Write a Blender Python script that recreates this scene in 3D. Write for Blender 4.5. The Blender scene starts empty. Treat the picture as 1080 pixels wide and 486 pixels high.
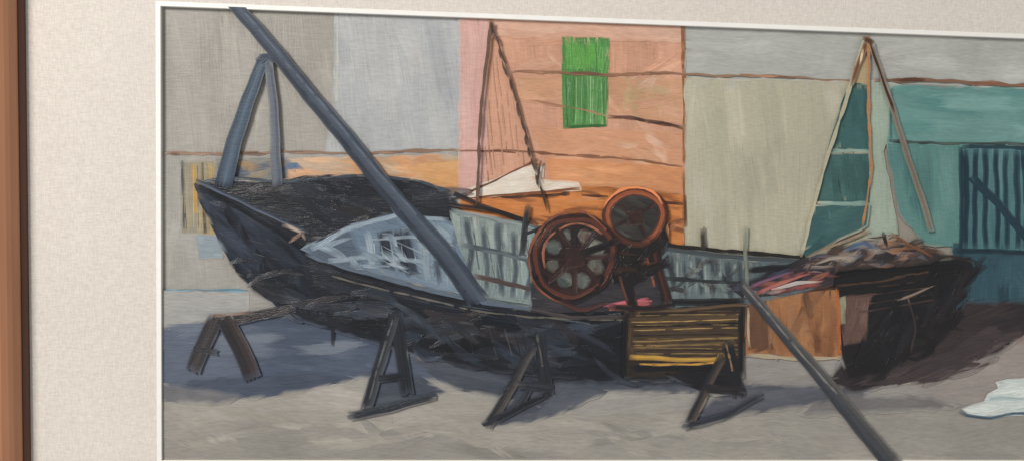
import bpy, math, random, bmesh
from mathutils import Vector, Matrix, noise as mn
random.seed(11)
R=random.random; G=random.gauss
scn=bpy.context.scene
# ---------------------------------------------------------------- camera
F=850.0
Xc=Vector((12345,-241,-850)).normalized()
Zc=Vector((0.0237,1,0.06)); Zc=(Zc-Xc*Zc.dot(Xc)).normalized()
Yc=Zc.cross(Xc)
RM=Matrix((Xc,Yc,Zc))
CAM=Vector((0,-0.85,0))
cam=bpy.data.cameras.new("camera"); co=bpy.data.objects.new("camera",cam)
scn.collection.objects.link(co); scn.camera=co
co.matrix_world=Matrix.Translation(CAM)@RM.to_4x4()
cam.sensor_width=36; cam.lens=36*F/1080; cam.clip_start=0.01; cam.clip_end=50
def W(px,py,h=0.0):
    d=RM@Vector(((px-540)/F,-(py-243)/F,-1))
    t=(-h-CAM.y)/d.y
    p=CAM+d*t
    return (p.x,-h,p.z)
# ---------------------------------------------------------------- materials
def lin(c):
    return tuple(((v/255)/12.92 if v/255<0.04045 else ((v/255+0.055)/1.055)**2.4) for v in c)
def tone(c):
    l=c[0]*.3+c[1]*.59+c[2]*.11; k=0.66+0.34*min(1,l/112)
    return lin(tuple(v*k for v in c))
def newmat(name):
    m=bpy.data.materials.new(name); m.use_nodes=True
    nt=m.node_tree; b=nt.nodes["Principled BSDF"]; return m,nt,b
def oil(name,rough=0.5,spec=0.25,bump=0.5,streak=0.22,su=0.03,sv=0.55,grain=.3):
    m,nt,b=newmat(name); N=nt.nodes.new; Lk=nt.links.new
    at=N("ShaderNodeAttribute"); at.attribute_name="Col"
    uv=N("ShaderNodeUVMap"); uv.uv_map="UV"
    mp=N("ShaderNodeMapping"); mp.inputs["Scale"].default_value=(su,sv,1)
    Lk(uv.outputs[0],mp.inputs[0])
    n1=N("ShaderNodeTexNoise"); n1.inputs["Scale"].default_value=1.0; n1.inputs["Detail"].default_value=3
    n1.inputs["Roughness"].default_value=0.6
    Lk(mp.outputs[0],n1.inputs["Vector"])
    tc=N("ShaderNodeTexCoord")
    n2=N("ShaderNodeTexNoise"); n2.inputs["Scale"].default_value=14; n2.inputs["Detail"].default_value=5
    Lk(tc.outputs["Object"],n2.inputs["Vector"])
    n3=N("ShaderNodeTexNoise"); n3.inputs["Scale"].default_value=500; n3.inputs["Detail"].default_value=3
    mp3=N("ShaderNodeMapping"); mp3.inputs["Scale"].default_value=(0.22,1,1.3)
    Lk(tc.outputs["Object"],mp3.inputs[0]); Lk(mp3.outputs[0],n3.inputs["Vector"])
    def rng(src,lo,hi):
        r=N("ShaderNodeMapRange"); r.inputs[1].default_value=0.25; r.inputs[2].default_value=0.75
        r.inputs[3].default_value=lo; r.inputs[4].default_value=hi; Lk(src,r.inputs[0]); return r.outputs[0]
    def mul(a,c):
        q=N("ShaderNodeMath"); q.operation='MULTIPLY'; Lk(a,q.inputs[0]); Lk(c,q.inputs[1]); return q.outputs[0]
    v=mul(mul(rng(n1.outputs[0],1-streak,1+streak),rng(n2.outputs[0],0.92,1.08)),rng(n3.outputs[0],0.90,1.10))
    sc=N("ShaderNodeVectorMath"); sc.operation='SCALE'
    Lk(at.outputs["Color"],sc.inputs[0]); Lk(v,sc.inputs["Scale"])
    Lk(sc.outputs[0],b.inputs["Base Color"])
    b.inputs["Specular IOR Level"].default_value=spec
    Lk(rng(n2.outputs[0],rough-0.1,rough+0.15),b.inputs["Roughness"])
    b1=N("ShaderNodeBump"); b1.inputs["Strength"].default_value=bump; b1.inputs["Distance"].default_value=0.001
    Lk(n1.outputs[0],b1.inputs["Height"])
    b2=N("ShaderNodeBump"); b2.inputs["Strength"].default_value=grain; b2.inputs["Distance"].default_value=0.0005
    Lk(n3.outputs[0],b2.inputs["Height"]); Lk(b1.outputs[0],b2.inputs["Normal"])
    Lk(b2.outputs[0],b.inputs["Normal"])
    return m
OIL=oil("oil_paint",0.42,0.3,0.35,0.06,grain=.42)
OILT=oil("thick_oil_paint",0.3,0.45,0.85,0.15,0.045,0.6,.45)
# ---------------------------------------------------------------- paint film: thickness and wet colour per 2 mm cell
GW,GH=620,270; OX,OY=20,20
LV=[[0]*GW for _ in range(GH)]; CG=[[(140,134,124)]*GW for _ in range(GH)]
def cell(x,y):
    i=int((x+OX)/2); j=int((y+OY)/2)
    return (max(0,min(GW-1,i)),max(0,min(GH-1,j)))
def under(x,y):
    i,j=cell(x,y); return CG[j][i]
Z0=0.0006; DZ=9e-6
def cells_of(LL,RR):
    s=set()
    for i in range(len(LL)-1):
        a,b,c,d=LL[i],LL[i+1],RR[i],RR[i+1]
        ln=max(math.dist(a,b),math.dist(c,d)); wd=max(math.dist(a,c),math.dist(b,d))
        n=int(ln/1.4)+1; m=int(wd/1.4)+1
        for p in range(n+1):
            t=p/n; x0=a[0]+(b[0]-a[0])*t; y0=a[1]+(b[1]-a[1])*t; x1=c[0]+(d[0]-c[0])*t; y1=c[1]+(d[1]-c[1])*t
            for q in range(m+1):
                u=q/m; s.add(cell(x0+(x1-x0)*u,y0+(y1-y0)*u))
    return s
def inside(p,poly):
    x,y=p; c=False; n=len(poly); j=n-1
    for i in range(n):
        xi,yi=poly[i]; xj,yj=poly[j]
        if (yi>y)!=(yj>y) and x<(xj-xi)*(y-yi)/(yj-yi)+xi: c=not c
        j=i
    return c
def mixc(a,b,t): return tuple(a[i]*(1-t)+b[i]*t for i in range(3))
def pick(cols,jit,pos=None,sd=0):
    if isinstance(cols,tuple): cols=[cols]
    if pos is None:
        c=mixc(random.choice(cols),random.choice(cols),R()*0.6)
    else:
        t=mn.noise(Vector((pos[0]/70+sd*3.1,pos[1]/55,sd)))*0.9+0.5+G(0,0.18)
        t=max(0,min(0.999,t))*(len(cols)-1) if len(cols)>1 else 0
        i=int(t); c=mixc(cols[i],cols[min(i+1,len(cols)-1)],t-i)
    k=1+G(0,jit)
    return tuple(max(2,min(255,v*k)) for v in c)
class P:
    def __init__(s,name,label=None,thick=False):
        s.name=name; s.label=label; s.v=[]; s.f=[]; s.c=[]; s.uv=[]; s.thick=thick; ALL.append(s)
    def quads(s,LL,RR,z,CL,CR,u0,v0,w,tilt=2e-6):
        b=len(s.v); u=u0
        for i,(a,d) in enumerate(zip(LL,RR)):
            if i: u+=math.dist(a,LL[i-1])
            qa=W(*a); qd=W(*d); e=(i%2)*5e-7
            s.v.append((qa[0],-z-e,qa[2])); s.v.append((qd[0],-z-tilt-e,qd[2]))
            s.c+= [tone(CL[i]),tone(CR[i])]; s.uv+=[(u,v0),(u,v0+w)]
        for i in range(len(LL)-1):
            s.f.append((b+2*i,b+2*i+1,b+2*i+3,b+2*i+2))
    def stroke(s,ribs):
        cs=[cells_of(r[0],r[1]) for r in ribs]
        allc=set().union(*cs)
        lv=max(LV[j][i] for i,j in allc)+1
        cols=[]
        for r in ribs:
            LL,RR,c,_,_,_,aL,aR,ae=r; n=len(LL); CL=[];CR=[]
            for i in range(n):
                e=ae if i in(0,n-1) else 1.0
                CL.append(mixc(under(*LL[i]),c,aL*e)); CR.append(mixc(under(*RR[i]),c,aR*e))
            cols.append((CL,CR))
        jz=R()*0.15
        for k,r in enumerate(ribs):
            s.quads(r[0],r[1],Z0+(lv+0.35*(k%2)+jz)*DZ,cols[k][0],cols[k][1],r[3],r[4],r[5])
        for i,j in allc: LV[j][i]=lv
        for k,r in enumerate(ribs):
            for i,j in cs[k]: CG[j][i]=mixc(CG[j][i],r[2],0.85)
    def base(s,poly,col,ang=0,wob=0.8):
        pts=[]; n=len(poly)
        for i in range(n):
            a=poly[i]; b=poly[(i+1)%n]; d=math.dist(a,b); k=max(1,int(d/9))
            for j in range(k):
                t=j/k; pts.append((a[0]+(b[0]-a[0])*t+G(0,wob)*0.5,a[1]+(b[1]-a[1])*t+G(0,wob)*0.5))
        A=sum(pts[i][0]*pts[(i+1)%len(pts)][1]-pts[(i+1)%len(pts)][0]*pts[i][1] for i in range(len(pts)))
        if A>0: pts=pts[::-1]
        ys=[p[1] for p in poly]; ins=set()
        y=min(ys)-2
        while y<=max(ys)+2:
            cr=[]
            for i in range(n):
                (x1,y1),(x2,y2)=poly[i],poly[(i+1)%n]
                if (y1>y)!=(y2>y): cr.append((x2-x1)*(y-y1)/(y2-y1)+x1)
            cr.sort()
            for a,b in zip(cr[::2],cr[1::2]):
                x=a
                while x<=b: ins.add(cell(x,y)); x+=1.5
            y+=1.5
        cs=set(ins)
        for i in range(len(pts)):
            a=pts[i]; b=pts[(i+1)%len(pts)]; k=int(math.dist(a,b)/1.4)+1
            for q in range(k):
                x=a[0]+(b[0]-a[0])*q/k; yy=a[1]+(b[1]-a[1])*q/k
                for ox in(-1,0,1):
                    for oy in(-1,0,1): cs.add(cell(x+ox,yy+oy))
        lv=max(LV[j][i] for i,j in cs)+1
        for i,j in cs: LV[j][i]=lv
        for i,j in ins: CG[j][i]=col
        b=len(s.v); c=tone(col); ca,sa=math.cos(ang),math.sin(ang)
        for p in pts:
            q=W(*p); s.v.append((q[0],-(Z0+lv*DZ),q[2])); s.c.append(c)
            s.uv.append((p[0]*ca+p[1]*sa,-p[0]*sa+p[1]*ca))
        s.f.append(tuple(range(b,b+len(pts))))
        return pts
    def feather(s,pts,fw):
        n=len(pts); LL=[];RR=[];CL=[];CR=[]
        for i in range(n+1):
            a=pts[(i-1)%n]; b=pts[(i+1)%n]; p=pts[i%n]; d=math.dist(a,b) or 1
            nx,ny=-(b[1]-a[1])/d,(b[0]-a[0])/d
            f=fw*(0.5+R())
            LL.append((p[0]+nx*f,p[1]+ny*f)); RR.append((p[0]-nx*f,p[1]-ny*f))
            CL.append(under(*LL[-1])); CR.append(under(*RR[-1]))
        cs=cells_of(LL,RR); lv=max(LV[j][i] for i,j in cs)+1
        for i,j in cs: LV[j][i]=lv
        s.quads(LL,RR,Z0+lv*DZ,CL,CR,R()*900,R()*900,2*fw,4e-6)
    def fill(s,poly,cols,ang=0,w=7,L=50,dens=2.0,jit=0.025,wob=0.8,angj=0.1,ov=0.8,base=True,fe=1.2):
        ang=math.radians(ang)
        if isinstance(cols,tuple): cols=[cols]
        m=cols[len(cols)//2]
        pts=s.base(poly,m,ang,wob) if base else None
        xs=[p[0] for p in poly]; ys=[p[1] for p in poly]
        n=len(poly); sd=R()*50
        A=abs(sum(poly[i][0]*poly[(i+1)%n][1]-poly[(i+1)%n][0]*poly[i][1] for i in range(n)))/2
        if A>8000: w*=1.5
        cnt=int(dens*A/(w*L))+2
        for _ in range(cnt):
            for _t in range(30):
                p=(min(xs)+R()*(max(xs)-min(xs)),min(ys)+R()*(max(ys)-min(ys)))
                if inside(p,poly): break
            else: continue
            a=ang+G(0,angj); d=(math.cos(a),math.sin(a)); nn=(-d[1],d[0])
            nb=max(2,int(w/2.6)); sw=w/nb; bc=pick(cols,jit*0.6,p,sd); Ls=L*(0.6+0.8*R()); cv=G(0,0.0012)
            u0=R()*900; v0=R()*900; ribs=[]; ea=.55 if s.thick else .4
            for k in range(nb):
                o=(k-(nb-1)/2)*sw
                q=(p[0]+nn[0]*o,p[1]+nn[1]*o)
                if not inside(q,poly): continue
                def ext(sg):
                    lim=Ls/2*(0.75+0.4*R()); t=0
                    while t<lim:
                        t2=t+3
                        if not inside((q[0]+d[0]*sg*t2,q[1]+d[1]*sg*t2),poly): return t+ov*R()*2
                        t=t2
                    return t
                t0=-ext(-1); t1=ext(1)
                if t1-t0<2: continue
                mm=max(4,int((t1-t0)/12)+1)
                LL=[];RR=[]
                for i in range(mm):
                    t=t0+(t1-t0)*i/(mm-1); h=sw*0.54*(0.6 if i in(0,mm-1) else 1)
                    c=cv*t*t*0.3
                    x=q[0]+d[0]*t+nn[0]*c; y=q[1]+d[1]*t+nn[1]*c
                    LL.append((x-nn[0]*h,y-nn[1]*h)); RR.append((x+nn[0]*h,y+nn[1]*h))
                kk=1+G(0,jit*(0.8 if s.thick else 0.4))
                ribs.append((LL,RR,tuple(min(255,v*kk) for v in bc),u0,v0+k*sw,sw,ea if k==0 else .97,ea if k==nb-1 else .97,0.25))
            if ribs: s.stroke(ribs)
        if base and fe>0: s.feather(pts,fe)
        return s
    def line(s,pts,cols,w=4,w2=None,jit=0.04,wob=0.5,grad=False,end=3,gap=0.0,lens=False,soft=0.6,al=1.0):
        if w2 is None: w2=w
        D=[0]
        for i in range(len(pts)-1): D.append(D[-1]+math.dist(pts[i],pts[i+1]))
        T=D[-1]
        if T<1: return s
        nb=max(1,int(round(max(w,w2)/2.2)))
        ph=[R()*6.28 for _ in range(3)]
        def at(t):
            t=max(-6,min(T+6,t))
            i=0
            while i<len(D)-2 and t>D[i+1]: i+=1
            k=(t-D[i])/(D[i+1]-D[i]); a,b=pts[i],pts[i+1]
            dx,dy=(b[0]-a[0])/(D[i+1]-D[i]),(b[1]-a[1])/(D[i+1]-D[i])
            o=wob*(math.sin(t*0.05+ph[0])+0.5*math.sin(t*0.17+ph[1]))
            return (a[0]+(b[0]-a[0])*k-dy*o,a[1]+(b[1]-a[1])*k+dx*o),(-dy,dx)
        cl=[cols] if isinstance(cols,tuple) else cols
        u0=R()*900; v0=R()*900; pc=pick(cl,jit); ribs=[]
        for k in range(nb):
            if nb>1 and grad:
                f=k/(nb-1)*(len(cl)-1); i=min(int(f),len(cl)-2) if len(cl)>1 else 0
                c0=pick(mixc(cl[i],cl[min(i+1,len(cl)-1)],f-i),jit)
            else: c0=mixc(pc,pick(cl,jit),0.5)
            t=-R()*end+ (end*0.5); te=T+R()*end-end*0.5
            segs=[]
            if gap>0:
                while t<te:
                    e=t+8+R()*30; segs.append((t,min(te,e))); t=e+(R()*10 if R()<gap else -1.5)
                    if e>=te: break
            else: segs=[(t,te)]
            for (a,b) in segs:
                if b-a<1: continue
                m=max(4,int((b-a)/8)+1); LL=[];RR=[]
                for i in range(m):
                    tt=a+(b-a)*i/(m-1); q,nn=at(tt); ww=w+(w2-w)*max(0,min(1,tt/T))
                    if lens: ww*=0.35+0.65*math.sin(math.pi*max(0,min(1,tt/T)))
                    sw=ww/nb; o=(k-(nb-1)/2)*sw; h=sw*0.55*(1+G(0,0.1)) if nb>1 else sw*0.6*(1+G(0,0.2))
                    LL.append((q[0]+nn[0]*(o-h),q[1]+nn[1]*(o-h))); RR.append((q[0]+nn[0]*(o+h),q[1]+nn[1]*(o+h)))
                eL=soft if (k==0 and nb>1) else al; eR=soft if (k==nb-1 and nb>1) else al
                ribs.append((LL,RR,c0,u0+a,v0+k*w/nb,w/nb,eL*al,eR*al,0.6 if gap else .4))
        if ribs: s.stroke(ribs)
        return s
    def hatch(s,poly,cols,ang=0,sp=5,w=1,keep=1.0,gap=0.3,jit=0.08,wob=0.3,al=.8,cut=0):
        a=math.radians(ang); d=(math.cos(a),math.sin(a)); nn=(-d[1],d[0])
        cx=sum(p[0] for p in poly)/len(poly); cy=sum(p[1] for p in poly)/len(poly)
        rad=max(math.dist((cx,cy),p) for p in poly)
        o=-rad
        while o<rad:
            o+=sp*(0.7+0.6*R())
            if R()>keep: continue
            t=-rad; st=None; aa=(cx+nn[0]*o,cy+nn[1]*o)
            while t<=rad:
                i=inside((aa[0]+d[0]*t,aa[1]+d[1]*t),poly)
                if i and st is None: st=t
                if (not i or t+2>rad) and st is not None:
                    if t-st>4:
                        c0=R()*cut*(t-st); c1=R()*cut*(t-st)
                        a0,a1=st+R()*4+c0,t-R()*4-c1; sk=G(0,.02)*(a1-a0)
                        if a1-a0>3:
                            s.line([(aa[0]+d[0]*a0,aa[1]+d[1]*a0),(aa[0]+d[0]*a1+nn[0]*sk,aa[1]+d[1]*a1+nn[1]*sk)],cols,w*(0.6+0.8*R()),gap=gap,jit=jit,wob=wob,al=al)
                    st=None
                t+=2
        return s
    def dabs(s,poly,cols,n,L=10,w=4,ang=0,angj=0.5,jit=0.04,soft=0.3,al=.85,es=.4):
        xs=[p[0] for p in poly]; ys=[p[1] for p in poly]; a0=math.radians(ang)
        mean=tuple(sum(c[i] for c in cols)/len(cols) for i in range(3))
        for _ in range(n):
            for _t in range(20):
                p=(min(xs)+R()*(max(xs)-min(xs)),min(ys)+R()*(max(ys)-min(ys)))
                if inside(p,poly): break
            else: continue
            a=a0+G(0,angj); l=L*(0.6+0.8*R())/2; c=mixc(random.choice(cols),mean,soft*R()*1.5)
            bend=G(0,l*0.2); na=(-math.sin(a),math.cos(a)); ww=w*(0.7+0.8*R())
            s.line([(p[0]-math.cos(a)*l,p[1]-math.sin(a)*l),(p[0]-math.cos(a)*l*.4+na[0]*bend*.8,p[1]-math.sin(a)*l*.4+na[1]*bend*.8),(p[0]+math.cos(a)*l*.4+na[0]*bend*.8,p[1]+math.sin(a)*l*.4+na[1]*bend*.8),(p[0]+math.cos(a)*l,p[1]+math.sin(a)*l)],c,ww,ww,jit=jit,lens=True,wob=.2,end=4,soft=es,al=al)
        return s
    def ring(s,cx,cy,rx,ry,w,cols,a0=0,a1=360,jit=0.08,grad=True,wob=0.8,gap=0.0):
        pts=[]; n=36; ph=R()*6
        for i in range(n+1):
            a=math.radians(a0+(a1-a0)*i/n); q=1+0.025*math.sin(3*a+ph)
            pts.append((cx+rx*q*math.cos(a),cy+ry*q*math.sin(a)))
        return s.line(pts,cols,w,jit=jit,grad=grad,wob=wob,end=1,gap=gap)
ALL=[]
# ================================================================ PAINTING CONTENT (measured from the artwork)
sky=P("painted_sky","pale grey sky brushed in broad flat strokes")
sky.fill([(170,2),(356,10),(354,112),(345,162),(170,166)],[(151,146,138),(158,153,145),(166,161,152)],ang=84,w=12,L=80)
sky.fill([(354,9),(486,14),(486,164),(343,162),(352,112)],[(163,165,166),(171,172,172),(178,178,176)],ang=80,w=12,L=70)
sky.line([(356,16),(355,112)],[(186,184,179)],1.8,gap=.4)
sky2=P("painted_sky","pale grey beige strip of sky above the rope")
sky2.fill([(720,22),(1150,32),(1150,94),(720,84)],[(174,175,168),(170,171,165),(182,182,175)],ang=3,w=10,L=70)
w1=P("painted_house_wall","grey plaster wall behind the bow with a rope above")
w1.fill([(170,164),(486,160),(486,240),(300,310),(170,310)],[(150,147,140),(157,153,146),(164,160,153)],ang=85,w=10,L=55)
w1.fill([(304,167),(486,164),(486,200),(440,190),(304,188)],[(188,146,112),(200,154,118),(186,162,138),(208,164,128)],ang=4,w=7,L=32,jit=.05)
w1.dabs([(330,170),(480,168),(484,190),(340,184)],[(216,158,112),(186,134,96),(200,180,154)],16,L=34,w=6,ang=4,angj=.15)
w1.fill([(430,176),(486,168),(486,205),(450,190)],[(200,148,98),(208,160,112)],ang=10,w=6,L=30)
gate=P("painted_window","ochre shuttered window with vertical strokes")
gate.fill([(190,170),(226,170),(227,246),(192,246)],[(150,142,124),(142,136,120),(160,144,108)],ang=88,w=5,L=40)
gate.line([(193,170),(195,242)],[(84,88,90)],2.6,gap=.2)
gate.line([(205,172),(206,225)],[(180,140,74),(150,114,64)],5,gap=.1)
gate.line([(214,170),(216,246)],[(96,78,58)],2.6,gap=.1)
gate.line([(222,172),(224,246)],[(172,144,88)],4,gap=.1)
gate.hatch([(192,172),(226,172),(226,240),(194,244)],[(90,84,74),(190,170,130)],ang=89,sp=5,w=.9,gap=.5)
gate.fill([(207,248),(234,248),(236,272),(210,272)],[(132,145,154),(142,152,157)],ang=0,w=5,L=20)
gate.fill([(228,168),(304,166),(304,188),(230,192)],[(146,136,120),(124,126,124),(162,136,100)],ang=5,w=6,L=24)
gate.dabs([(240,170),(304,168),(300,184),(240,190)],[(88,102,124),(168,126,78),(84,96,114)],10,L=22,w=7,angj=.4,al=.8)
gate.line([(298,178),(310,174),(320,178)],[(84,104,130)],9,6,lens=True)
# ---- salmon house
h=P("painted_house_facade","salmon orange house facade with a green shutter")
h.fill([(485,15),(721,24),(721,258),(485,232)],[(190,142,117),(198,149,123),(206,158,133)],ang=88,w=11,L=60,jit=.035)
h.fill([(485,16),(514,17),(511,200),(484,205)],[(196,152,141),(204,162,152),(210,172,162)],ang=88,w=8,L=60,fe=2)
h.fill([(520,18),(720,25),(720,44),(524,38)],[(200,156,132),(210,170,148)],ang=3,w=7,L=45,fe=2)
h.fill([(545,82),(720,84),(720,130),(548,105)],[(190,144,114),(200,152,120),(208,162,134)],ang=5,w=9,L=50,jit=.035)
h.dabs([(645,90),(716,92),(716,128),(650,116)],[(180,156,116),(206,164,130),(176,150,112)],10,L=26,w=6,ang=80,angj=.15,al=.6)
h.fill([(560,134),(720,140),(720,176),(575,164)],[(188,138,106),(198,146,114),(206,154,122)],ang=4,w=9,L=50,jit=.035)
h.dabs([(560,40),(716,44),(716,170),(580,160)],[(214,164,134),(188,136,108),(212,176,152)],26,L=44,w=9,ang=12,angj=.4,al=.5)
h.fill([(575,166),(720,176),(720,204),(615,198),(580,190)],[(192,132,92),(202,140,98),(208,152,110)],ang=4,w=8,L=40,fe=2,jit=.05)
h.fill([(486,205),(612,197),(720,204),(720,262),(560,250),(486,225)],[(156,94,54),(182,110,60),(200,128,74),(160,98,58)],ang=6,w=7,L=36,fe=1.5,jit=.05)
h.dabs([(486,208),(620,200),(720,208),(720,250),(560,246)],[(118,70,44),(206,132,74),(212,150,104),(98,62,46)],34,L=38,w=4,ang=3,angj=.12)
h.line([(486,206),(540,208),(600,204)],[(90,58,44)],3,gap=.2)
h.line([(612,206),(650,208),(720,216)],[(96,60,44)],2.5,gap=.3)
h.line([(720,26),(721,150),(722,262)],[(118,78,50),(150,100,64)],2.6,gap=.2)
sh=P("painted_shutter","bright green window shutter with scratched strokes",thick=True)
sh.fill([(593,40),(642,41),(641,96),(639,133),(594,136)],[(88,142,76),(78,132,68),(100,156,88)],ang=89,w=6,L=40,fe=.8,jit=.05)
sh.fill([(594,40),(641,41),(641,76),(594,74)],[(88,150,68),(98,158,78)],ang=88,w=7,L=30,base=False)
sh.hatch([(594,44),(641,44),(641,80),(594,78)],[(64,116,54),(112,174,92)],ang=90,sp=6,w=1,gap=.5)
sh.hatch([(595,76),(640,76),(639,133),(595,134)],[(160,192,146),(134,174,118),(58,106,56)],ang=90,sp=2.8,w=1.2,al=1)
sh.line([(595,134),(640,133)],[(60,104,54)],2.5)
wh=P("painted_tarpaulin","cream white folded tarpaulin")
wh.fill([(482,204),(520,190),(560,174),(574,176),(572,190),(610,192),(613,200),(560,203),(490,210)],[(204,186,166),(218,206,190),(228,219,206)],ang=-16,w=7,L=34)
wh.line([(484,208),(520,192),(566,168)],[(122,84,66)],1.8)
wh.line([(490,210),(560,203),(612,199)],[(140,88,60)],2)
# ---- beige wall
w2=P("painted_house_wall","warm cream beige plain house wall")
w2.fill([(722,83),(912,87),(912,278),(722,268)],[(169,165,144),(176,171,150),(182,177,158)],ang=86,w=13,L=80)
w2.fill([(912,86),(948,90),(930,160),(946,246),(912,250)],[(148,163,148),(156,169,153),(162,172,157)],ang=86,w=7,L=40)
# ---- teal house
th=P("painted_house_facade","teal green house with a slatted gate")
th.fill([(940,91),(1150,95),(1150,156),(934,152)],[(90,134,130),(104,144,139),(116,154,148)],ang=3,w=10,L=60,jit=.04)
th.fill([(934,152),(1150,156),(1150,262),(976,258),(948,225)],[(80,120,118),(92,132,127),(106,143,137)],ang=86,w=10,L=50,jit=.04)
th.fill([(1004,256),(1150,258),(1150,326),(1000,322)],[(48,76,88),(58,88,99),(72,102,112)],ang=86,w=8,L=35,jit=.05)
th.line([(940,92),(938,150)],[(82,112,106)],2)
gt=P("painted_gate","dark vertical slats over green teal")
gt.fill([(1012,154),(1150,156),(1150,266),(1012,266)],[(70,107,113),(80,118,121),(92,128,128)],ang=89,w=6,L=50,fe=1.5)
for x in (1015,1026,1036,1048,1058,1070,1080,1091,1102,1114,1126,1138):
    xx=x+G(0,1)
    gt.line([(xx,155+R()*5),(xx+1,210),(xx+1+G(0,1),262)],[(32,57,71),(42,68,81)],6.8*(.8+.4*R()),5.4,soft=.5,wob=.8)
gt.line([(1022,186),(1050,214),(1082,252)],[(32,55,69),(42,67,80)],9,8)
gt.line([(1012,155),(1150,158)],[(48,76,86)],3)
gt.line([(1012,154),(1012,268)],[(38,61,71)],4)
gt.line([(1004,264),(1150,268)],[(36,56,66)],5)
# ---- ropes
def rope(pts,c=(104,70,48),w=2.2,al=.9):
    p=P("painted_rope"); p.line(pts,[c,tuple(min(255,v*1.15) for v in c)],w,w*.8,wob=1.1,al=al)
    for k in range(int(math.dist(pts[0],pts[-1])/26)):
        i=random.randrange(len(pts)-1); f=.1+.8*R(); a,b=pts[i],pts[i+1]
        x=a[0]+(b[0]-a[0])*f; y=a[1]+(b[1]-a[1])*f; dx=(b[0]-a[0])/math.dist(a,b); dy=(b[1]-a[1])/math.dist(a,b); l=6+R()*14
        p.line([(x-dx*l,y-dy*l-1+R()*2),(x,y+G(0,.8)),(x+dx*l,y+dy*l-1+R()*2)],tuple(v*(.75+.6*R()) for v in [c] for v in c) if False else tuple(v*q for v,q in zip(c,[.75+.6*R()]*3)),w*(.5+.8*R()),lens=True,al=al)
    return p
rope([(172,163),(300,161),(400,161),(485,158)],(126,98,80))
rope([(485,158),(560,161),(640,166),(721,176)],(126,86,64),1.8)
rope([(540,76),(640,79),(720,78),(905,85)],(136,100,78),2)
rope([(920,84),(1010,87),(1090,91),(1150,92)],(106,72,54),3)
rope([(556,106),(600,114),(640,122)],(150,106,84),1.6,.6)
rope([(640,122),(680,128),(719,134)],(78,54,44),2.6)
rope([(936,150),(1020,151),(1150,155)],(72,82,78))
rope([(172,305),(262,307)],(92,122,138))
# ---- ground
gr=P("painted_ground","cool grey ground with broad brushed patches")
gr.fill([(170,306),(300,308),(760,330),(1150,322),(1150,492),(170,492)],[(146,142,136),(152,148,142),(158,153,146)],ang=-4,w=14,L=90)
gr.fill([(172,400),(420,405),(620,436),(900,420),(1150,440),(1150,492),(172,492)],[(148,143,135),(154,149,141),(161,155,147)],ang=3,w=14,L=100,fe=3)
gr.fill([(172,440),(380,448),(520,470),(700,491),(172,491)],[(137,133,126),(144,139,132),(149,144,136)],ang=6,w=13,L=80,fe=3)
gr.fill([(172,308),(262,308),(262,330),(172,345)],[(151,150,147),(160,158,154)],ang=4,w=8,L=40)
gr.fill([(930,368),(1080,345),(1150,345),(1150,430),(1000,420),(940,400)],[(147,139,133),(154,145,139),(159,150,143)],ang=-12,w=10,L=50,fe=3)
gr.fill([(1040,342),(1080,334),(1150,334),(1150,362),(1050,362)],[(142,124,118),(154,133,126)],ang=-8,w=8,L=35,fe=2.5)
gr.fill([(450,378),(720,400),(880,395),(900,408),(640,408),(470,398)],[(139,134,130),(148,142,137)],ang=4,w=8,L=40,fe=2.5)
gr.dabs([(180,430),(500,450),(1000,450),(1060,470),(700,480),(190,470)],[(166,160,150),(138,134,128),(156,150,140)],40,L=90,w=10,ang=3,angj=.2,al=.4)
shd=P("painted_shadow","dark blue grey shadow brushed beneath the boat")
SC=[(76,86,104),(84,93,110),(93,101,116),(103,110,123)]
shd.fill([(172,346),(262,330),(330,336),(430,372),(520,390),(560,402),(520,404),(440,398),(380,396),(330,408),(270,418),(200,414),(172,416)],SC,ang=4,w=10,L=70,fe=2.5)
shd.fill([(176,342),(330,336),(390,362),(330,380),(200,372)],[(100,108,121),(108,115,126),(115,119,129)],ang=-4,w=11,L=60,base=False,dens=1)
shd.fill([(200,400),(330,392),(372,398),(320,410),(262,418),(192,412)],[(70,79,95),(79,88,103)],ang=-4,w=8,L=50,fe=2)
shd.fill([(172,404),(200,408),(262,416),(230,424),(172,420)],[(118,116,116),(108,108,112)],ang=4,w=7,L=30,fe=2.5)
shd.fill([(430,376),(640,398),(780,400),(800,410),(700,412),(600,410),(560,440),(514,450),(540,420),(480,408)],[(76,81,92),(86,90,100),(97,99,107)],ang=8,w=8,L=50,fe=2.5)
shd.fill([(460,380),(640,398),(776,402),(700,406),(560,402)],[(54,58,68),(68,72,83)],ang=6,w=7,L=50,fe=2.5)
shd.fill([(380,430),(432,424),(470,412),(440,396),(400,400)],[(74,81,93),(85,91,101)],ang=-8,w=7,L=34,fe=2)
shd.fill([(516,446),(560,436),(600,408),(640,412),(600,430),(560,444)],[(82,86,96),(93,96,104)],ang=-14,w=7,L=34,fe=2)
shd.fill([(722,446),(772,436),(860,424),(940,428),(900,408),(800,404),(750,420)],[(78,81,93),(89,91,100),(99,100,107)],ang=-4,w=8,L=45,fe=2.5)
shd.fill([(840,436),(1010,428),(980,418),(880,416)],[(112,109,109),(122,118,116)],ang=-2,w=7,L=40,fe=3)
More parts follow.
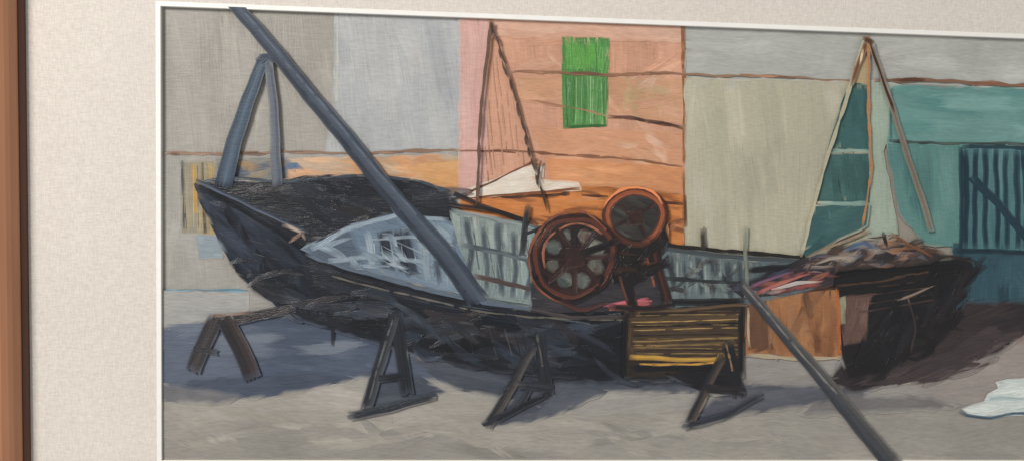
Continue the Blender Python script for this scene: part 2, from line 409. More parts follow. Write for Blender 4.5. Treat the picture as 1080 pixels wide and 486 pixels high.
# ---- second boat
dk=P("painted_boat","ragged black brown moored boat hull with its deep shadow",thick=True)
dk.fill([(872,402),(896,366),(960,340),(1020,318),(1150,318),(1150,342),(1080,350),(1050,372),(1000,384),(960,400),(900,412)],[(48,42,47),(58,49,52),(68,56,58)],ang=-16,w=9,L=50,fe=2.5,jit=.05)
dk.dabs([(960,398),(1040,372),(1060,352),(1080,346),(1000,400)],[(58,49,52),(84,70,70),(108,94,90)],16,L=48,w=8,ang=-18,angj=.15,al=.6)
dk.fill([(990,372),(1044,340),(1062,352),(1020,384),(960,404),(890,406)],[(74,63,64),(85,71,71)],ang=-18,w=8,L=40,base=False)
dk.fill([(866,276),(900,274),(940,268),(990,272),(1022,270),(1026,286),(1016,300),(1018,312),(1000,328),(998,346),(976,366),(950,380),(936,392),(892,398),(884,370),(878,330)],[(28,27,31),(35,32,36),(47,40,41)],ang=-12,w=8,L=50,fe=2,jit=.07)
dk.dabs([(1000,276),(1030,280),(1012,330),(970,380),(900,400),(930,376),(990,320)],[(33,30,34),(25,24,29),(52,44,45)],26,L=34,w=6,ang=-40,angj=.5,al=.85)
dk.fill([(886,312),(930,308),(912,356),(888,364)],[(94,70,64),(106,80,72),(122,96,86)],ang=-80,w=6,L=30,fe=1.5)
dk.fill([(881,314),(890,312),(889,340),(882,342)],[(152,150,126),(140,136,114)],ang=88,w=5,L=24)
dk.fill([(916,312),(1008,288),(980,330),(944,372),(900,386),(912,350)],[(22,23,29),(28,28,33),(35,33,37)],ang=-52,w=9,L=50,fe=2,jit=.06)
dk.dabs([(940,310),(1010,290),(985,340),(930,375),(912,380)],[(42,41,47),(54,50,53),(20,20,26)],18,L=38,w=7,ang=-50,angj=.35,al=.7)
dk.line([(944,317),(966,308),(984,300)],[(166,150,132),(130,112,98)],3,1.5,lens=True)
dk.line([(958,370),(964,342),(956,314)],[(80,64,57)],2.4,1.4,al=.8)
dk.line([(870,278),(920,274),(960,273)],[(112,76,54),(72,54,46)],4)
dk.line([(950,274),(1000,270),(1026,276)],[(56,44,41),(38,33,36)],5,3)
dk.line([(882,290),(950,283),(1010,280)],[(24,23,28)],4)
dk.line([(880,300),(930,296),(976,286)],[(106,72,52),(64,51,44)],2,gap=.4)
dk.hatch([(884,284),(1004,282),(984,320),(890,330)],[(112,76,54),(110,94,80),(22,22,28)],ang=-8,sp=10,w=1.2,gap=.7,cut=.5)
bx=P("painted_crate","mottled deep orange brown cardboard coloured crate")
bx.fill([(783,312),(882,303),(885,376),(786,374)],[(118,80,56),(142,97,66),(162,114,78),(132,88,60)],ang=88,w=8,L=30,jit=.07)
bx.dabs([(800,316),(878,310),(880,368),(800,366)],[(108,74,54),(172,124,86),(150,112,84)],16,L=30,w=8,ang=84,angj=.3,al=.6)
bx.fill([(785,318),(806,314),(810,366),(788,368)],[(100,72,56),(116,84,64)],ang=86,w=6,L=30,fe=1.5)
bx.line([(784,311),(830,306),(882,303)],[(84,57,44)],3.4)
bx.line([(881,304),(884,372)],[(190,108,60),(150,78,48)],3.6,gap=.2)
bx.line([(786,373),(838,377),(884,376)],[(180,164,140),(152,138,118)],3)
bx.line([(787,322),(789,366)],[(190,172,146),(166,146,120)],2.6)
# ---- main boat
hull=P("painted_boat","deep blue black wooden fishing boat propped on trestles",thick=True)
hull.fill([(470,222),(560,236),(640,252),(700,262),(784,274),(870,276),(872,300),(780,322),(660,326),(560,322),(500,316),(450,290),(440,230)],[(86,97,102),(96,106,109),(106,116,118)],ang=4,w=7,L=35)
hull.fill([(208,194),(232,188),(268,192),(330,186),(395,185),(440,190),(470,200),(486,222),(478,236),(420,224),(370,238),(318,262),(260,226)],[(31,34,43),(38,41,50),(48,51,60)],ang=8,w=10,L=64,jit=.05)
hull.dabs([(250,202),(390,192),(470,206),(466,222),(400,220),(330,244),(280,222)],[(28,31,40),(54,59,69),(40,43,52),(56,53,54)],30,L=52,w=9,ang=10,angj=.25,soft=.4,al=.75)
hull.line([(212,193),(240,188),(300,191),(392,185),(440,190),(474,202)],[(56,64,76),(80,88,99)],2.4,gap=.2)
HS=[(206,193),(250,212),(300,238),(330,262),(372,282),(430,298),(500,316),(560,326),(660,328),(784,320),(782,352),(776,392),(700,398),(640,398),(560,394),(500,386),(440,372),(390,358),(320,336),(268,306),(244,276),(224,236)]
hull.fill(HS,[(28,32,41),(35,40,50),(45,50,61)],ang=16,w=9,L=58,jit=.07,angj=.18,fe=1.8)
hull.fill([(208,196),(250,216),(300,244),(322,268),(336,330),(272,304),(246,276),(226,238)],[(35,41,53),(45,52,66),(57,65,79)],ang=44,w=9,L=46,fe=2,jit=.06,angj=.18)
hull.dabs([(226,222),(300,256),(320,320),(262,290)],[(28,33,43),(66,75,90),(22,26,35)],24,L=38,w=8,ang=46,angj=.3,al=.7)
hull.fill([(330,300),(420,322),(540,346),(656,352),(656,394),(560,390),(450,368),(350,338)],[(23,26,33),(31,34,42),(42,45,53)],ang=11,w=9,L=52,fe=2.5,jit=.07,angj=.16)
hull.dabs([(270,286),(420,320),(640,345),(650,394),(560,390),(420,364),(300,326)],[(46,46,52),(46,56,71),(64,54,54),(20,23,31),(60,72,90),(78,87,98)],74,L=44,w=8.5,ang=12,angj=.3,soft=.3,al=.7)
hull.hatch([(250,240),(300,262),(420,300),(560,334),(655,334),(655,388),(520,376),(380,346),(280,306)],[(110,106,99),(86,95,105),(120,110,96)],ang=12,sp=14,w=.8,keep=.8,gap=.9,al=.7,cut=.48)
hull.hatch([(400,306),(560,332),(650,332),(650,352),(480,344)],[(118,106,92),(62,86,108),(20,22,30)],ang=8,sp=7,w=1.5,keep=.9,gap=.7,al=.85,cut=.4)
hull.hatch([(470,330),(560,340),(560,390),(480,378)],[(96,90,88),(20,22,29)],ang=76,sp=9,w=1,keep=.7,gap=.6,al=.8,cut=.3)
hull.line([(208,192),(250,210),(298,234),(326,246)],[(62,74,91),(88,97,111),(34,38,48)],6,5,grad=True)
hull.line([(212,198),(258,222),(298,246),(330,272),(380,290),(430,302),(500,320)],[(19,21,28),(28,31,40)],5)
hull.line([(322,266),(372,284),(440,302),(520,320),(575,326)],[(108,121,135),(70,82,96)],3.2)
hull.line([(350,290),(420,308),(500,326),(560,334),(655,336)],[(138,130,112),(96,92,86)],1.5,gap=.5)
hull.line([(300,236),(318,244),(324,252)],[(188,164,144),(204,186,168)],5,3)
hull.line([(306,256),(322,244)],[(120,94,80)],3)
# interior at the bow: soft pale planks
hull.fill([(318,262),(372,236),(420,224),(478,234),(486,262),(500,312),(440,298),(372,280)],[(94,110,126),(108,124,140),(124,140,151)],ang=30,w=9,L=36,jit=.04)
hull.fill([(322,262),(368,242),(378,262),(384,278),(364,278)],[(76,88,103),(90,103,118)],ang=14,w=8,L=28,fe=2.5)
hull.line([(338,262),(356,254),(372,250)],[(138,153,165)],6,4,lens=True,al=.85)
hull.fill([(400,246),(432,242),(442,288),(404,282)],[(48,55,67),(62,71,84)],ang=82,w=9,L=36,fe=3)
for x,c,wd in ((388,(158,171,179),8),(413,(104,119,133),6),(424,(38,43,53),5),(444,(142,157,167),9),(456,(66,75,88),7),(468,(136,151,161),8),(478,(92,105,118),6)):
    y0=242+abs(x-430)*.04; y1=282+(x-388)*.24
    hull.line([(x,y0),(x+4,(y0+y1)/2),(x+7,y1)],[c,tuple(v*.93 for v in c)],wd,wd*.85,soft=.35,wob=1,al=.92)
hull.line([(330,262),(370,240),(420,226),(474,232)],[(142,156,166),(116,132,145)],6,4)
hull.line([(346,275),(392,269),(448,276)],[(136,151,162),(152,166,175)],6,5,soft=.4,al=.85)
hull.line([(392,253),(440,249),(478,256)],[(152,166,175)],4,3,lens=True,al=.85)
hull.dabs([(340,264),(470,240),(490,300),(380,280)],[(148,162,172),(96,110,125),(166,178,185)],12,L=26,w=6,ang=26,angj=.3,al=.6)
hull.hatch([(330,262),(380,244),(478,240),(494,306),(380,280)],[(190,200,205),(52,60,71)],ang=26,sp=13,w=.8,gap=.6,al=.7,cut=.4)
hull.hatch([(388,246),(476,242),(490,302),(396,280)],[(194,204,208),(44,51,62)],ang=82,sp=10,w=.8,gap=.6,al=.7,cut=.4)
hull.line([(478,204),(500,214),(560,234)],[(30,30,37),(54,46,46)],5,4)
# ribs midship
hull.fill([(474,222),(520,228),(562,240),(572,322),(510,312),(486,262)],[(114,128,130),(128,141,139),(146,156,151)],ang=84,w=8,L=40,jit=.05)
for i,(x,w_) in enumerate(((491,8),(508,7),(523,9),(539,7),(551,8),(564,7))):
    y0=228+i*3.5+G(0,3)
    hull.line([(x,y0+4),(x+5+G(0,2),y0+40),(x+4+G(0,2),308+i+G(0,4))],[(74,85,92),(62,71,80)],w_,w_*.75,soft=.35,wob=1,al=.9)
    hull.line([(x+8,y0+6),(x+11,y0+34+G(0,10))],[(166,175,169)],5,4,soft=.4,al=.9)
hull.hatch([(480,228),(560,244),(562,312),(498,300)],[(186,193,186),(50,58,66)],ang=80,sp=8,w=.9,gap=.6,cut=.4)
hull.line([(474,222),(520,230),(564,242)],[(156,164,161),(92,101,106)],5,4)
hull.line([(486,258),(530,266),(572,276)],[(86,96,103)],5,al=.85)
hull.line([(500,290),(530,296),(566,306)],[(84,68,66),(104,112,113)],6,4)
hull.line([(470,214),(520,222),(566,236)],[(26,27,33),(52,42,40)],4)
# ribs right of winch
hull.fill([(690,262),(784,274),(842,280),(790,300),(782,318),(700,318)],[(82,95,99),(96,108,110),(114,125,122)],ang=86,w=7,L=30,jit=.06)
for i,(x,w_) in enumerate(((705,8),(720,5),(735,8),(750,6),(766,8),(778,5))):
    hull.line([(x,270+i+G(0,2)),(x+2+G(0,2),308+G(0,5))],[(50,58,65),(60,68,74)],w_,w_*.7,soft=.4,al=.9)
    hull.line([(x+7,274+i),(x+8,298+G(0,8))],[(146,155,149)],3.5,2.5,soft=.4)
hull.dabs([(696,268),(784,278),(780,314),(704,314)],[(42,48,54),(128,138,133),(62,58,58)],20,L=18,w=5,ang=40,angj=.8,es=.5,al=.75)
hull.line([(700,292),(740,296),(782,298)],[(54,58,62)],3,gap=.3)
hull.line([(688,260),(740,267),(800,272),(872,277)],[(80,90,94),(44,48,54)],6,4)
hull.line([(690,256),(760,264),(868,272)],[(52,44,42),(28,28,34)],3)
hull.line([(700,318),(784,316)],[(32,31,36),(52,44,44)],7)
hull.line([(784,284),(830,282),(860,276)],[(34,35,41)],6,9)
hull.fill([(560,290),(690,290),(700,326),(560,328)],[(46,46,52),(58,55,60),(72,66,70)],ang=6,w=7,L=36,jit=.06)
hull.fill([(622,322),(646,315),(684,312),(690,322),(656,328)],[(176,96,98),(164,82,80),(194,124,112)],ang=-8,w=5,L=24,base=False,dens=1.2)
hull.line([(634,322),(660,316),(684,316)],[(200,108,118)],3.6,2,lens=True)
hull.line([(642,326),(662,322),(678,325)],[(204,128,78)],3.6,2.4,lens=True)
hull.line([(606,312),(626,308)],[(190,150,130)],3,2,lens=True)
# stern planks
hull.fill([(658,326),(784,320),(783,350),(776,394),(658,396)],[(42,37,38),(54,45,41),(68,55,47)],ang=1,w=6,L=50)
hull.fill([(662,334),(780,330),(778,376),(662,378)],[(62,51,43),(74,60,46),(90,72,52)],ang=0,w=6,L=50,fe=2)
hull.hatch([(664,329),(781,323),(778,374),(664,376)],[(168,136,86),(146,114,72),(44,37,37)],ang=-1,sp=3,w=.8,gap=.35,al=.95)
hull.hatch([(664,338),(780,334),(777,372),(664,372)],[(180,146,90),(38,32,33),(40,34,34)],ang=-1,sp=3.2,w=1,gap=.3,al=.95)
hull.line([(662,375),(720,378),(764,376)],[(212,166,70),(190,144,60),(202,158,74)],5.5,4)
hull.line([(664,387),(760,386)],[(28,28,33)],8,7)
hull.line([(672,382),(730,383),(756,381)],[(178,134,66)],2,gap=.3)
hull.line([(659,328),(657,394)],[(24,24,29),(40,36,38)],6)
hull.line([(780,320),(780,398)],[(22,24,30),(38,35,38)],7)
hull.line([(656,327),(720,325),(786,320)],[(128,100,68),(82,66,55)],3.5)
hull.fill([(700,392),(778,390),(776,412),(752,414),(720,402)],[(30,30,36),(42,40,44)],ang=4,w=7,L=30,fe=2)
hull.line([(560,326),(600,334),(658,332)],[(66,58,60),(106,96,92)],4)
hull.line([(352,344),(350,362)],[(34,36,43)],4,2)
# ---- nets and rags on the rail
ne=P("painted_fishing_net","low dark slope of fishing nets on the stern",thick=True)
ne.fill([(830,280),(860,268),(886,260),(910,253),(934,256),(958,258),(984,263),(990,269),(978,277),(900,282),(840,289)],[(48,45,51),(62,54,56),(82,65,58)],ang=-14,w=7,L=28,fe=2,jit=.06)
ne.dabs([(838,282),(870,268),(905,257),(970,262),(984,268),(970,275),(850,285)],[(58,68,88),(144,94,64),(40,37,42),(112,72,56),(96,104,118),(46,40,43),(156,142,128)],44,L=22,w=4.8,ang=-13,angj=.3,al=.85,es=.5)
ne.dabs([(930,252),(976,258),(982,268),(936,270)],[(146,98,66),(98,68,54),(160,122,94),(58,46,43)],10,L=20,w=4.5,ang=-22,angj=.4,es=.5,al=.85)
ne.line([(886,266),(906,255),(924,262)],[(80,98,126),(94,110,132)],7,4,lens=True)
ne.line([(856,278),(876,271),(898,270)],[(170,157,144)],4,2.4,lens=True)
ne.line([(846,270),(884,256),(914,244)],[(140,120,98)],2,gap=.3)
ne.line([(936,246),(958,258),(980,269)],[(118,78,54)],2.6,1.8)
ne.line([(928,244),(934,262)],[(56,45,43)],3,2)
cl=P("painted_cloth","slope of red white and blue rags over the gunwale",thick=True)
cl.fill([(764,301),(800,290),(842,281),(878,281),(876,300),(830,307),(784,312)],[(42,42,50),(56,52,59),(76,62,63)],ang=-16,w=7,L=30,fe=1.8,jit=.06)
cl.dabs([(768,303),(806,291),(850,281),(874,283),(866,300),(790,310)],[(160,78,72),(176,168,163),(72,88,122),(36,36,45),(154,100,70),(48,43,49)],36,L=24,w=4.6,ang=-19,angj=.25,al=.85,es=.5)
cl.line([(796,308),(824,297),(852,288)],[(184,108,100)],4,2)
cl.line([(790,301),(812,293),(834,286)],[(98,108,150),(124,88,114)],4,2)
cl.line([(812,304),(838,298),(864,296)],[(194,184,176)],3,2,lens=True)
# stakes
st=P("painted_stake","slender greenish grey stake"); st.line([(785,240),(784,270),(786,300)],[(122,128,114),(90,94,86)],4.5,4)
st=P("painted_stake","short dark stake"); st.line([(740,240),(741,262)],[(58,54,50),(80,76,68)],5,6)
st=P("painted_stake","short dark stake"); st.line([(556,216),(553,246),(551,268)],[(42,43,47),(60,62,64)],6,7); st.line([(553,246),(570,240),(580,232)],[(52,52,54)],3)
st=P("painted_stake","short dark stake"); st.line([(722,205),(723,240)],[(92,64,48)],3.5,3)
# ---- thin central shear legs
sl=P("painted_shear_legs","thin dark brown spars meeting at an apex with netting")
sl.hatch([(516,36),(506,200),(556,176),(536,90)],[(154,116,99),(168,130,111),(138,103,88)],ang=84,sp=5.5,w=.8,gap=.7,keep=.9,al=.65,cut=.25)
sl.line([(517,26),(510,90),(505,150),(503,215)],[(98,76,65),(116,90,76)],2.4,2.6)
pts=[(516,24),(521,36),(526,50),(530,66),(537,84),(541,98),(545,110),(549,126),(554,142),(557,156),(560,168),(565,184),(569,198),(576,222)]
for a,b in zip(pts,pts[1:]):
    sl.line([a,((a[0]+b[0])/2+G(0,1),(a[1]+b[1])/2),b],[(60,50,46),(88,70,61)],3.6,lens=True)
sl.line([(518,24),(536,78),(553,136),(570,192)],[(92,74,66)],1.1,al=.8)
sl.line([(520,24),(519,40)],[(58,49,45)],3.4,2)
sl.line([(570,170),(566,196)],[(84,62,53)],2)
# ---- winch
wn=P("painted_winch","dark rusty brown winch with two overlapping flywheels",thick=True)
BK=[(28,26,30),(37,33,36),(50,41,41)]
wn.fill([(636,250),(650,214),(680,206),(700,222),(703,252),(690,286),(668,302),(646,298),(638,274)],BK,ang=60,w=8,L=30,fe=1.5,jit=.08)
# rear wheel, full round
wn.fill([(668+27*math.cos(a*.349),229+25*math.sin(a*.349)) for a in range(18)],[(48,44,45),(62,58,56),(80,80,73)],ang=20,w=6,L=22,jit=.08)
wn.line([(668,229),(650,214)],[(70,46,40)],5,4); wn.line([(668,229),(690,214)],[(60,42,39)],5,4)
wn.line([(668,229),(646,238)],[(54,39,38)],5,4); wn.line([(668,229),(680,250)],[(54,39,38)],5,4)
wn.ring(668,229,30,28,10,[(64,36,32),(120,62,42),(178,102,64),(98,52,40)],150,420)
wn.ring(668,229,30,28,10,[(40,30,31),(78,46,38),(110,64,48),(56,38,36)],60,150)
wn.ring(668,228,33,31,2,[(216,136,88),(190,108,70)],195,335)
wn.fill([(660,222),(676,221),(678,236),(662,238)],[(44,34,35),(84,54,46)],ang=20,w=6,L=12,fe=1.5)
wn.line([(686,258),(692,282),(704,322)],[(50,33,33),(84,49,42),(32,28,31)],10,11,grad=True)
wn.line([(650,270),(660,300),(668,332)],[(32,29,32),(50,38,38)],12,11)
wn.line([(680,266),(689,300)],[(150,84,60)],2.2,gap=.3)
wn.line([(652,290),(660,318)],[(104,64,52)],2,gap=.4)
wn.line([(640,322),(672,324),(708,322)],[(34,30,33),(52,39,39)],6)
wn.dabs([(644,266),(690,262),(692,286),(652,296)],[(27,25,29),(46,37,39),(88,56,46)],10,L=28,w=7,ang=-20,angj=.5,al=.85)
# front wheel: heavy rusty disc with rounded openings
wn.fill([(605+41*math.cos(a*.349),271+43*math.sin(a*.349)) for a in range(18)],[(42,33,34),(58,42,40),(76,50,44)],ang=30,w=7,L=28,jit=.08)
for k,a in enumerate((24,68,116,160,205,250,296,338)):
    r=math.radians(a+G(0,3)); cx=605+24*math.cos(r); cy=271+25*math.sin(r); q=7.5+G(0,1)
    wn.fill([(cx+q*math.cos(t*.785),cy+q*.95*math.sin(t*.785)) for t in range(8)],[(72,80,81),(92,97,92),(118,118,106)] if k%3 else [(96,76,66),(104,100,90),(80,86,86)],ang=R()*90,w=5,L=12,fe=1.6,jit=.08)
for a in (2,46,92,138,182,228,273,317):
    r=math.radians(a+G(0,4))
    wn.line([(605,271),(605+20*math.cos(r),271+20*math.sin(r)),(605+38*math.cos(r),271+39*math.sin(r))],[(54,37,36),(80,50,43),(38,30,32)],6.5*(.7+.45*R()),5.5,wob=1.2,soft=.5,al=.9)
wn.ring(604,271,41,43,11,[(34,26,28),(76,43,38),(112,64,48),(58,36,35)],0,362,wob=1.8)
wn.ring(606,270,34,35,1.8,[(140,90,68)],160,320,gap=.4)
wn.ring(603,272,46,48,1.8,[(164,94,66),(90,57,48)],110,320,gap=.3)
wn.ring(600,274,38,42,3,[(30,25,28)],20,160,gap=.3)
wn.fill([(595,262),(613,261),(616,278),(599,282)],[(38,31,33),(72,49,44)],ang=20,w=6,L=14,fe=1.5)
wn.line([(612,268),(634,260),(652,252)],[(36,31,34),(30,27,31)],8,7)
wn.line([(586,316),(612,326),(640,318)],[(112,60,54),(62,43,42)],5,lens=True)
# ---- right shear legs with sails
sa=P("painted_sail","solid deep teal furled sail panels")
sa.fill([(903,60),(914,58),(914,92),(895,94)],[(168,152,122),(186,158,118)],ang=80,w=5,L=20)
sa.fill([(896,88),(914,90),(916,158),(872,158),(884,118)],[(60,97,97),(67,105,103),(76,114,110)],ang=80,w=9,L=44,angj=.05)
sa.fill([(872,163),(915,162),(916,214),(859,212)],[(64,98,97),(72,107,104),(82,116,110)],ang=84,w=9,L=36,angj=.05)
sa.fill([(858,217),(914,216),(912,238),(882,252),(848,270),(844,264)],[(56,90,93),(65,100,100),(74,108,105)],ang=-28,w=9,L=34,angj=.05)
sa.hatch([(882,120),(912,100),(914,236),(860,250)],[(104,134,126),(42,72,78)],ang=80,sp=13,w=.9,gap=.7,cut=.4,al=.6)
sa.line([(873,160),(915,159)],[(156,176,164)],3.2,al=.85); sa.line([(860,215),(914,214)],[(148,170,158)],3.2,al=.85)
sl=P("painted_shear_legs","brown and grey spars meeting at an apex behind sails")
sl.line([(910,42),(892,98),(872,162),(852,230),(843,270)],[(188,184,162),(154,146,120)],3,3)
sl.line([(914,40),(902,72),(896,92)],[(170,108,66),(110,76,56)],6,4)
sl.line([(908,52),(904,70)],[(222,196,158)],3,2,lens=True)
sl.line([(913,40),(914,120),(916,180),(908,238)],[(146,98,66),(170,122,84)],2.8,2.2)
sl.line([(916,44),(930,90),(950,150),(968,205),(979,243)],[(138,126,112),(100,89,80),(118,107,95)],6,7)
sl.line([(914,42),(926,78),(940,120)],[(74,54,46)],2.2)
sl.line([(908,40),(918,46)],[(80,57,46)],5)
# ---- big spars at bow
sp=P("painted_bow_spar","broad slate blue upright spar brace")
sp.line([(280,60),(262,110),(246,155),(237,197)],[(66,81,98),(86,101,116),(62,75,91)],12,19,grad=True,jit=.02)
sp=P("painted_bow_spar","grey upright spar brace")
sp.line([(284,66),(290,120),(294,197)],[(84,90,102),(106,110,118)],9,11,grad=True,jit=.02)
sp=P("painted_mast","long slate grey spar leaning across the boat")
sp.line([(246,2),(300,66),(362,142),(424,218),(470,268),(506,318)],[(62,70,83),(82,91,104),(72,80,94),(56,63,75)],14,23,grad=True,jit=.03)
sp.line([(258,14),(330,98),(400,182),(440,228)],[(110,118,129)],2,gap=.6,al=.7)
sp.line([(300,72),(360,146),(430,232),(490,306)],[(50,55,66)],2.5,gap=.4,al=.7)
sp.line([(274,66),(284,58),(292,66)],[(66,75,90)],8)
# ---- trestles
T=(54,59,68);T2=(37,40,49);T3=(80,83,88)
t=P("painted_trestle","dark grey brown sawhorse of crossed planks",thick=True)
t.line([(222,340),(268,332),(312,324)],[(70,60,59),(56,51,53),(88,76,72)],12,10,soft=.4)
t.line([(230,334),(216,362),(204,390)],[(62,58,61),(74,68,68),(50,48,53)],18,16,grad=True,soft=.4)
t.line([(238,334),(254,364),(268,398)],[(76,64,63),(62,54,56),(46,45,50)],18,19,grad=True,soft=.4)
t.line([(206,366),(230,370)],[(50,49,54)],6)
t.line([(226,332),(264,328)],[(124,102,90)],2,gap=.3)
t=P("painted_trestle","dark slate timber trestle propping the hull",thick=True)
t.line([(418,328),(424,370),(430,414)],[T2,T],13,15,soft=.35)
t.line([(416,330),(402,380),(386,432)],[T3,T,T2],12,13,grad=True,soft=.35)
t.line([(368,437),(410,429),(460,416)],[T2,T],10,8,soft=.35)
t.line([(400,398),(430,396)],[T2],8)
t.line([(414,336),(400,384),(390,420)],[(120,120,117)],1.5,gap=.4,al=.8)
t=P("painted_trestle","dark grey brown timber trestle propping the hull",thick=True)
t.line([(568,348),(572,384),(577,414)],[T2,T],12,14,soft=.35)
t.line([(562,364),(540,404),(514,448)],[(94,86,81),(68,65,67),T2],10,11,grad=True,soft=.35)
t.line([(510,447),(548,426),(562,400)],[T2,T],7,6,soft=.35)
t.line([(524,442),(580,412)],[T2],6,soft=.35); t.line([(546,404),(582,408)],[T2,T],9)
t.line([(566,352),(572,384)],[(118,108,95)],1.5,gap=.3,al=.8)
t=P("painted_trestle","dark brown timber trestle beneath the stern",thick=True)
t.line([(766,358),(770,386),(776,416)],[(42,38,40),T2],13,15,soft=.35)
t.line([(760,374),(742,408),(724,448)],[(100,84,73),(66,59,58),T2],10,11,grad=True,soft=.35)
t.line([(718,448),(760,438),(802,415)],[T2,T],7,6,soft=.35)
t.line([(742,408),(784,411)],[(48,45,48)],9)
t.line([(764,362),(770,390)],[(136,106,76)],1.6,gap=.3)
t=P("painted_spar","grey spar propped against the stern on the ground",thick=True)
t.line([(778,296),(808,332),(856,386),(892,432),(942,490)],[(100,98,94),(76,78,83),(60,62,69)],10,20,grad=True)
t.line([(782,300),(830,356),(880,414)],[(140,134,123)],1.8,gap=.4,al=.8)
t=P("painted_rock","white dabs of paint edged with blue",thick=True)
t.fill([(1012,430),(1036,422),(1040,414),(1052,410),(1048,402),(1062,399),(1078,398),(1150,408),(1150,432),(1050,437),(1020,436)],[(190,202,199),(206,214,209),(220,226,219)],ang=-8,w=8,L=34)
t.line([(1010,433),(1020,438),(1040,440),(1070,434),(1150,434)],[(50,76,95),(84,108,124)],3.4,2)
t.line([(1042,418),(1078,420)],[(160,178,180)],4,gap=.2)
# ---------------------------------------------------------------- build objects
def mesh_obj(name,v,f,mat,parent=None):
    me=bpy.data.meshes.new(name); me.from_pydata(v,[],f); me.update()
    if mat: me.materials.append(mat)
    o=bpy.data.objects.new(name,me); scn.collection.objects.link(o)
    if parent: o.parent=parent
    return o
root=bpy.data.objects.new("framed_painting",None); scn.collection.objects.link(root)
root["label"]="framed oil painting of a fishing boat, linen mat, wooden frame"
root["category"]="painting"
XL=W(172,246)[0]; XR=XL+1.06
ZT=W(172,8)[2]; ZB=W(560,483.5)[2]
m,nt,b=newmat("primed_canvas")
tn=nt.nodes.new("ShaderNodeTexNoise"); tn.inputs["Scale"].default_value=300
cr=nt.nodes.new("ShaderNodeValToRGB"); cr.color_ramp.elements[0].color=(*lin((130,124,114)),1); cr.color_ramp.elements[1].color=(*lin((160,152,140)),1)
nt.links.new(tn.outputs[0],cr.inputs[0]); nt.links.new(cr.outputs[0],b.inputs["Base Color"]); b.inputs["Roughness"].default_value=.8
def box(x0,x1,y0,y1,z0,z1):
    v=[(x,y,z) for x in(x0,x1) for y in(y0,y1) for z in(z0,z1)]
    f=[(0,1,3,2),(4,6,7,5),(0,4,5,1),(2,3,7,6),(0,2,6,4),(1,5,7,3)]
    return v,f
v,f=box(XL-0.01,XR+0.01,-0.0004,0.006,ZB-0.01,ZT+0.01)
canvas=mesh_obj("canvas",v,f,m,root)
for p in ALL:
    o=mesh_obj(p.name,p.v,p.f,OILT if p.thick else OIL,canvas)
    me=o.data
    ca=me.color_attributes.new("Col",'FLOAT_COLOR','POINT')
    ca.data.foreach_set("color",[x for c in p.c for x in (*c,1.0)])
    uvl=me.uv_layers.new(name="UV")
    idx=[l.vertex_index for l in me.loops]
    uvl.data.foreach_set("uv",[x for i in idx for x in p.uv[i]])
    bm=bmesh.new(); bm.from_mesh(me)
    for pc,pn in (((XL-.002,0,0),(-1,0,0)),((XR+.002,0,0),(1,0,0)),((0,0,ZT+.002),(0,0,1)),((0,0,ZB-.002),(0,0,-1))):
        bmesh.ops.bisect_plane(bm,geom=bm.verts[:]+bm.edges[:]+bm.faces[:],plane_co=pc,plane_no=pn,clear_outer=True)
    bm.to_mesh(me); bm.free()
    if p.label: o["label"]=p.label
def ringmesh(name,prof,mat,inner,parent=None):
    x0,x1,z0,z1=inner; v=[];f=[]
    for (o_,h_) in prof:
        v+=[(x0-o_,-h_,z0-o_),(x1+o_,-h_,z0-o_),(x1+o_,-h_,z1+o_),(x0-o_,-h_,z1+o_)]
    n=len(prof)
    for i in range(n-1):
        for k in range(4):
            a=i*4+k; b2=i*4+(k+1)%4
            f.append((a,b2,b2+4,a+4))
    o=mesh_obj(name,v,f,mat,parent or root)
    bm=bmesh.new(); bm.from_mesh(o.data); bmesh.ops.recalc_face_normals(bm,faces=bm.faces[:]); bm.to_mesh(o.data); bm.free()
    return o
# linen
m,nt,b=newmat("linen_weave"); N=nt.nodes.new; Lk=nt.links.new
tc=N("ShaderNodeTexCoord")
def noise(scale,vec,det=2):
    mp=N("ShaderNodeMapping"); mp.inputs["Scale"].default_value=vec; Lk(tc.outputs["Object"],mp.inputs[0])
    n=N("ShaderNodeTexNoise"); n.inputs["Scale"].default_value=scale; n.inputs["Detail"].default_value=det; Lk(mp.outputs[0],n.inputs["Vector"]); return n.outputs[0]
a=noise(1100,(0.15,1,1)); c=noise(1100,(1,1,0.15)); bl=noise(5,(1,1,1),4)
ad=N("ShaderNodeMath"); ad.operation='ADD'; Lk(a,ad.inputs[0]); Lk(c,ad.inputs[1])
r=N("ShaderNodeMapRange"); r.inputs[1].default_value=.7; r.inputs[2].default_value=1.3; Lk(ad.outputs[0],r.inputs[0])
mx=N("ShaderNodeMix"); mx.data_type='RGBA'; mx.inputs[6].default_value=(*lin((208,199,189)),1); mx.inputs[7].default_value=(*lin((228,220,210)),1); Lk(r.outputs[0],mx.inputs[0])
mx2=N("ShaderNodeMix"); mx2.data_type='RGBA'; mx2.blend_type='MULTIPLY'; mx2.inputs[0].default_value=.5; Lk(mx.outputs[2],mx2.inputs[6])
r2=N("ShaderNodeMapRange"); r2.inputs[1].default_value=.3; r2.inputs[2].default_value=.7; r2.inputs[3].default_value=.88; Lk(bl,r2.inputs[0]); Lk(r2.outputs[0],mx2.inputs[7])
Lk(mx2.outputs[2],b.inputs["Base Color"]); b.inputs["Roughness"].default_value=.9; b.inputs["Specular IOR Level"].default_value=.1
bp=N("ShaderNodeBump"); bp.inputs["Strength"].default_value=.35; bp.inputs["Distance"].default_value=.0004; Lk(ad.outputs[0],bp.inputs["Height"]); Lk(bp.outputs[0],b.inputs["Normal"])
linen=m
m,nt,b=newmat("white_painted_fillet"); N=nt.nodes.new; Lk=nt.links.new
n=N("ShaderNodeTexNoise"); n.inputs["Scale"].default_value=60; cr=N("ShaderNodeValToRGB")
cr.color_ramp.elements[0].color=(*lin((232,229,222)),1); cr.color_ramp.elements[1].color=(*lin((246,244,239)),1)
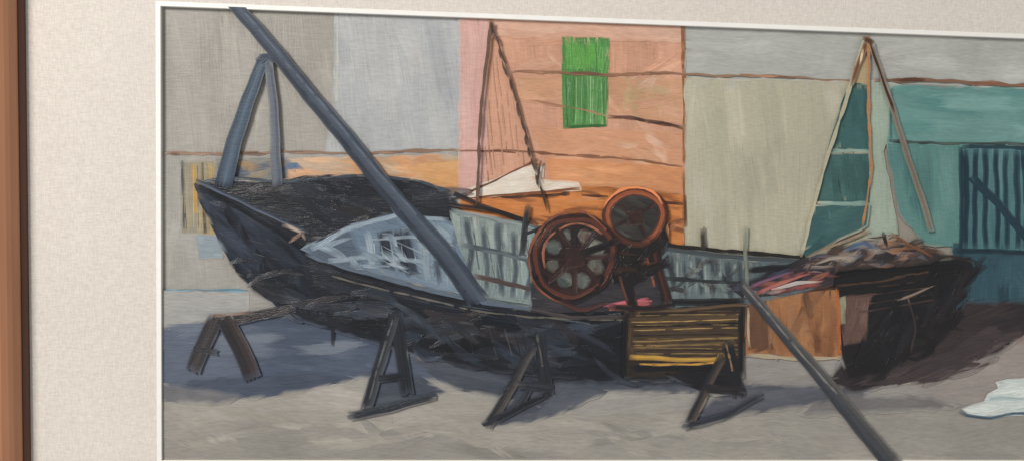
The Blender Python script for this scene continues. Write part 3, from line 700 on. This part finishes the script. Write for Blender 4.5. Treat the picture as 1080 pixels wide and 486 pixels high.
Lk(n.outputs[0],cr.inputs[0]); Lk(cr.outputs[0],b.inputs["Base Color"]); b.inputs["Roughness"].default_value=.5
fil=m
def woodmat(name,c0,c1,rough):
    m,nt,b=newmat(name); N=nt.nodes.new; Lk=nt.links.new
    tc=N("ShaderNodeTexCoord"); mp=N("ShaderNodeMapping"); mp.inputs["Scale"].default_value=(40,40,2.5); Lk(tc.outputs["Object"],mp.inputs[0])
    n=N("ShaderNodeTexNoise"); n.inputs["Scale"].default_value=2.2; n.inputs["Detail"].default_value=5; Lk(mp.outputs[0],n.inputs["Vector"])
    cr=N("ShaderNodeValToRGB"); cr.color_ramp.elements[0].position=.25; cr.color_ramp.elements[1].position=.75
    cr.color_ramp.elements[0].color=(*lin(c0),1); cr.color_ramp.elements[1].color=(*lin(c1),1)
    Lk(n.outputs[0],cr.inputs[0]); Lk(cr.outputs[0],b.inputs["Base Color"]); b.inputs["Roughness"].default_value=rough
    bp=N("ShaderNodeBump"); bp.inputs["Strength"].default_value=.12; bp.inputs["Distance"].default_value=.0005; Lk(n.outputs[0],bp.inputs["Height"]); Lk(bp.outputs[0],b.inputs["Normal"])
    return m
wood=woodmat("varnished_brown_wood",(172,118,86),(194,138,102),.4)
wood2=woodmat("dark_stained_wood",(78,47,36),(98,62,47),.45)
inner=(XL,XR,ZB,ZT)
ringmesh("white_fillet",[(0.0,-0.001),(0.0,0.0050),(0.0004,0.0054),(0.0046,0.0054),(0.0049,0.0051),(0.0049,0.0)],fil,inner)
MW=0.146
o=ringmesh("linen_mat",[(0.0050,0.0),(0.0050,0.0048),(MW+0.004,0.0050)],linen,inner)
o["label"]="pale cream linen covered mat board"
xf=W(30,246,0.0048)[0]; fo=XL-xf
o=ringmesh("wooden_frame",[(fo+.0042,0.012),(fo+.005,0.016),(fo+.008,0.0215),(fo+.011,0.0245),(fo+.016,0.028),(fo+.022,0.0300),(fo+.032,0.0300),(fo+.040,0.027),(fo+.044,0.018),(fo+.044,-0.010)],wood,inner)
o["label"]="varnished orange tan wooden frame moulding"
o=ringmesh("inner_lip",[(fo,0.0),(fo,0.009),(fo+.001,0.011),(fo+.0032,0.0125),(fo+.0043,0.0122)],wood2,inner,o)
# wall
m,nt,b=newmat("wall_plaster"); n=nt.nodes.new("ShaderNodeTexNoise"); n.inputs["Scale"].default_value=30
cr=nt.nodes.new("ShaderNodeValToRGB"); cr.color_ramp.elements[0].color=(.5,.48,.45,1); cr.color_ramp.elements[1].color=(.58,.56,.52,1)
nt.links.new(n.outputs[0],cr.inputs[0]); nt.links.new(cr.outputs[0],b.inputs["Base Color"]); b.inputs["Roughness"].default_value=.9
v,f=box(-1.6,1.8,0.011,0.06,-1.2,1.2)
wall=mesh_obj("wall",v,f,m); wall["kind"]="structure"
# ---------------------------------------------------------------- light
w=bpy.data.worlds.new("World"); scn.world=w; w.use_nodes=True
bg=w.node_tree.nodes["Background"]; bg.inputs[0].default_value=(0.99,0.985,0.98,1); bg.inputs[1].default_value=0.42
L=bpy.data.lights.new("window_light",'AREA'); L.shape='RECTANGLE'; L.size=0.9; L.size_y=1.1; L.energy=98; L.color=(1,.98,.945)
lo=bpy.data.objects.new("window_light",L); scn.collection.objects.link(lo); lo.location=(-1.9,-2.1,1.4)
lo.rotation_euler=(Vector((0.4,0,0))-lo.location).to_track_quat('-Z','Y').to_euler()
scn.view_settings.view_transform='Standard'; scn.view_settings.look='None'; scn.view_settings.exposure=0
print("maxlevel",max(max(r) for r in LV),"faces",sum(len(p.f) for p in ALL))
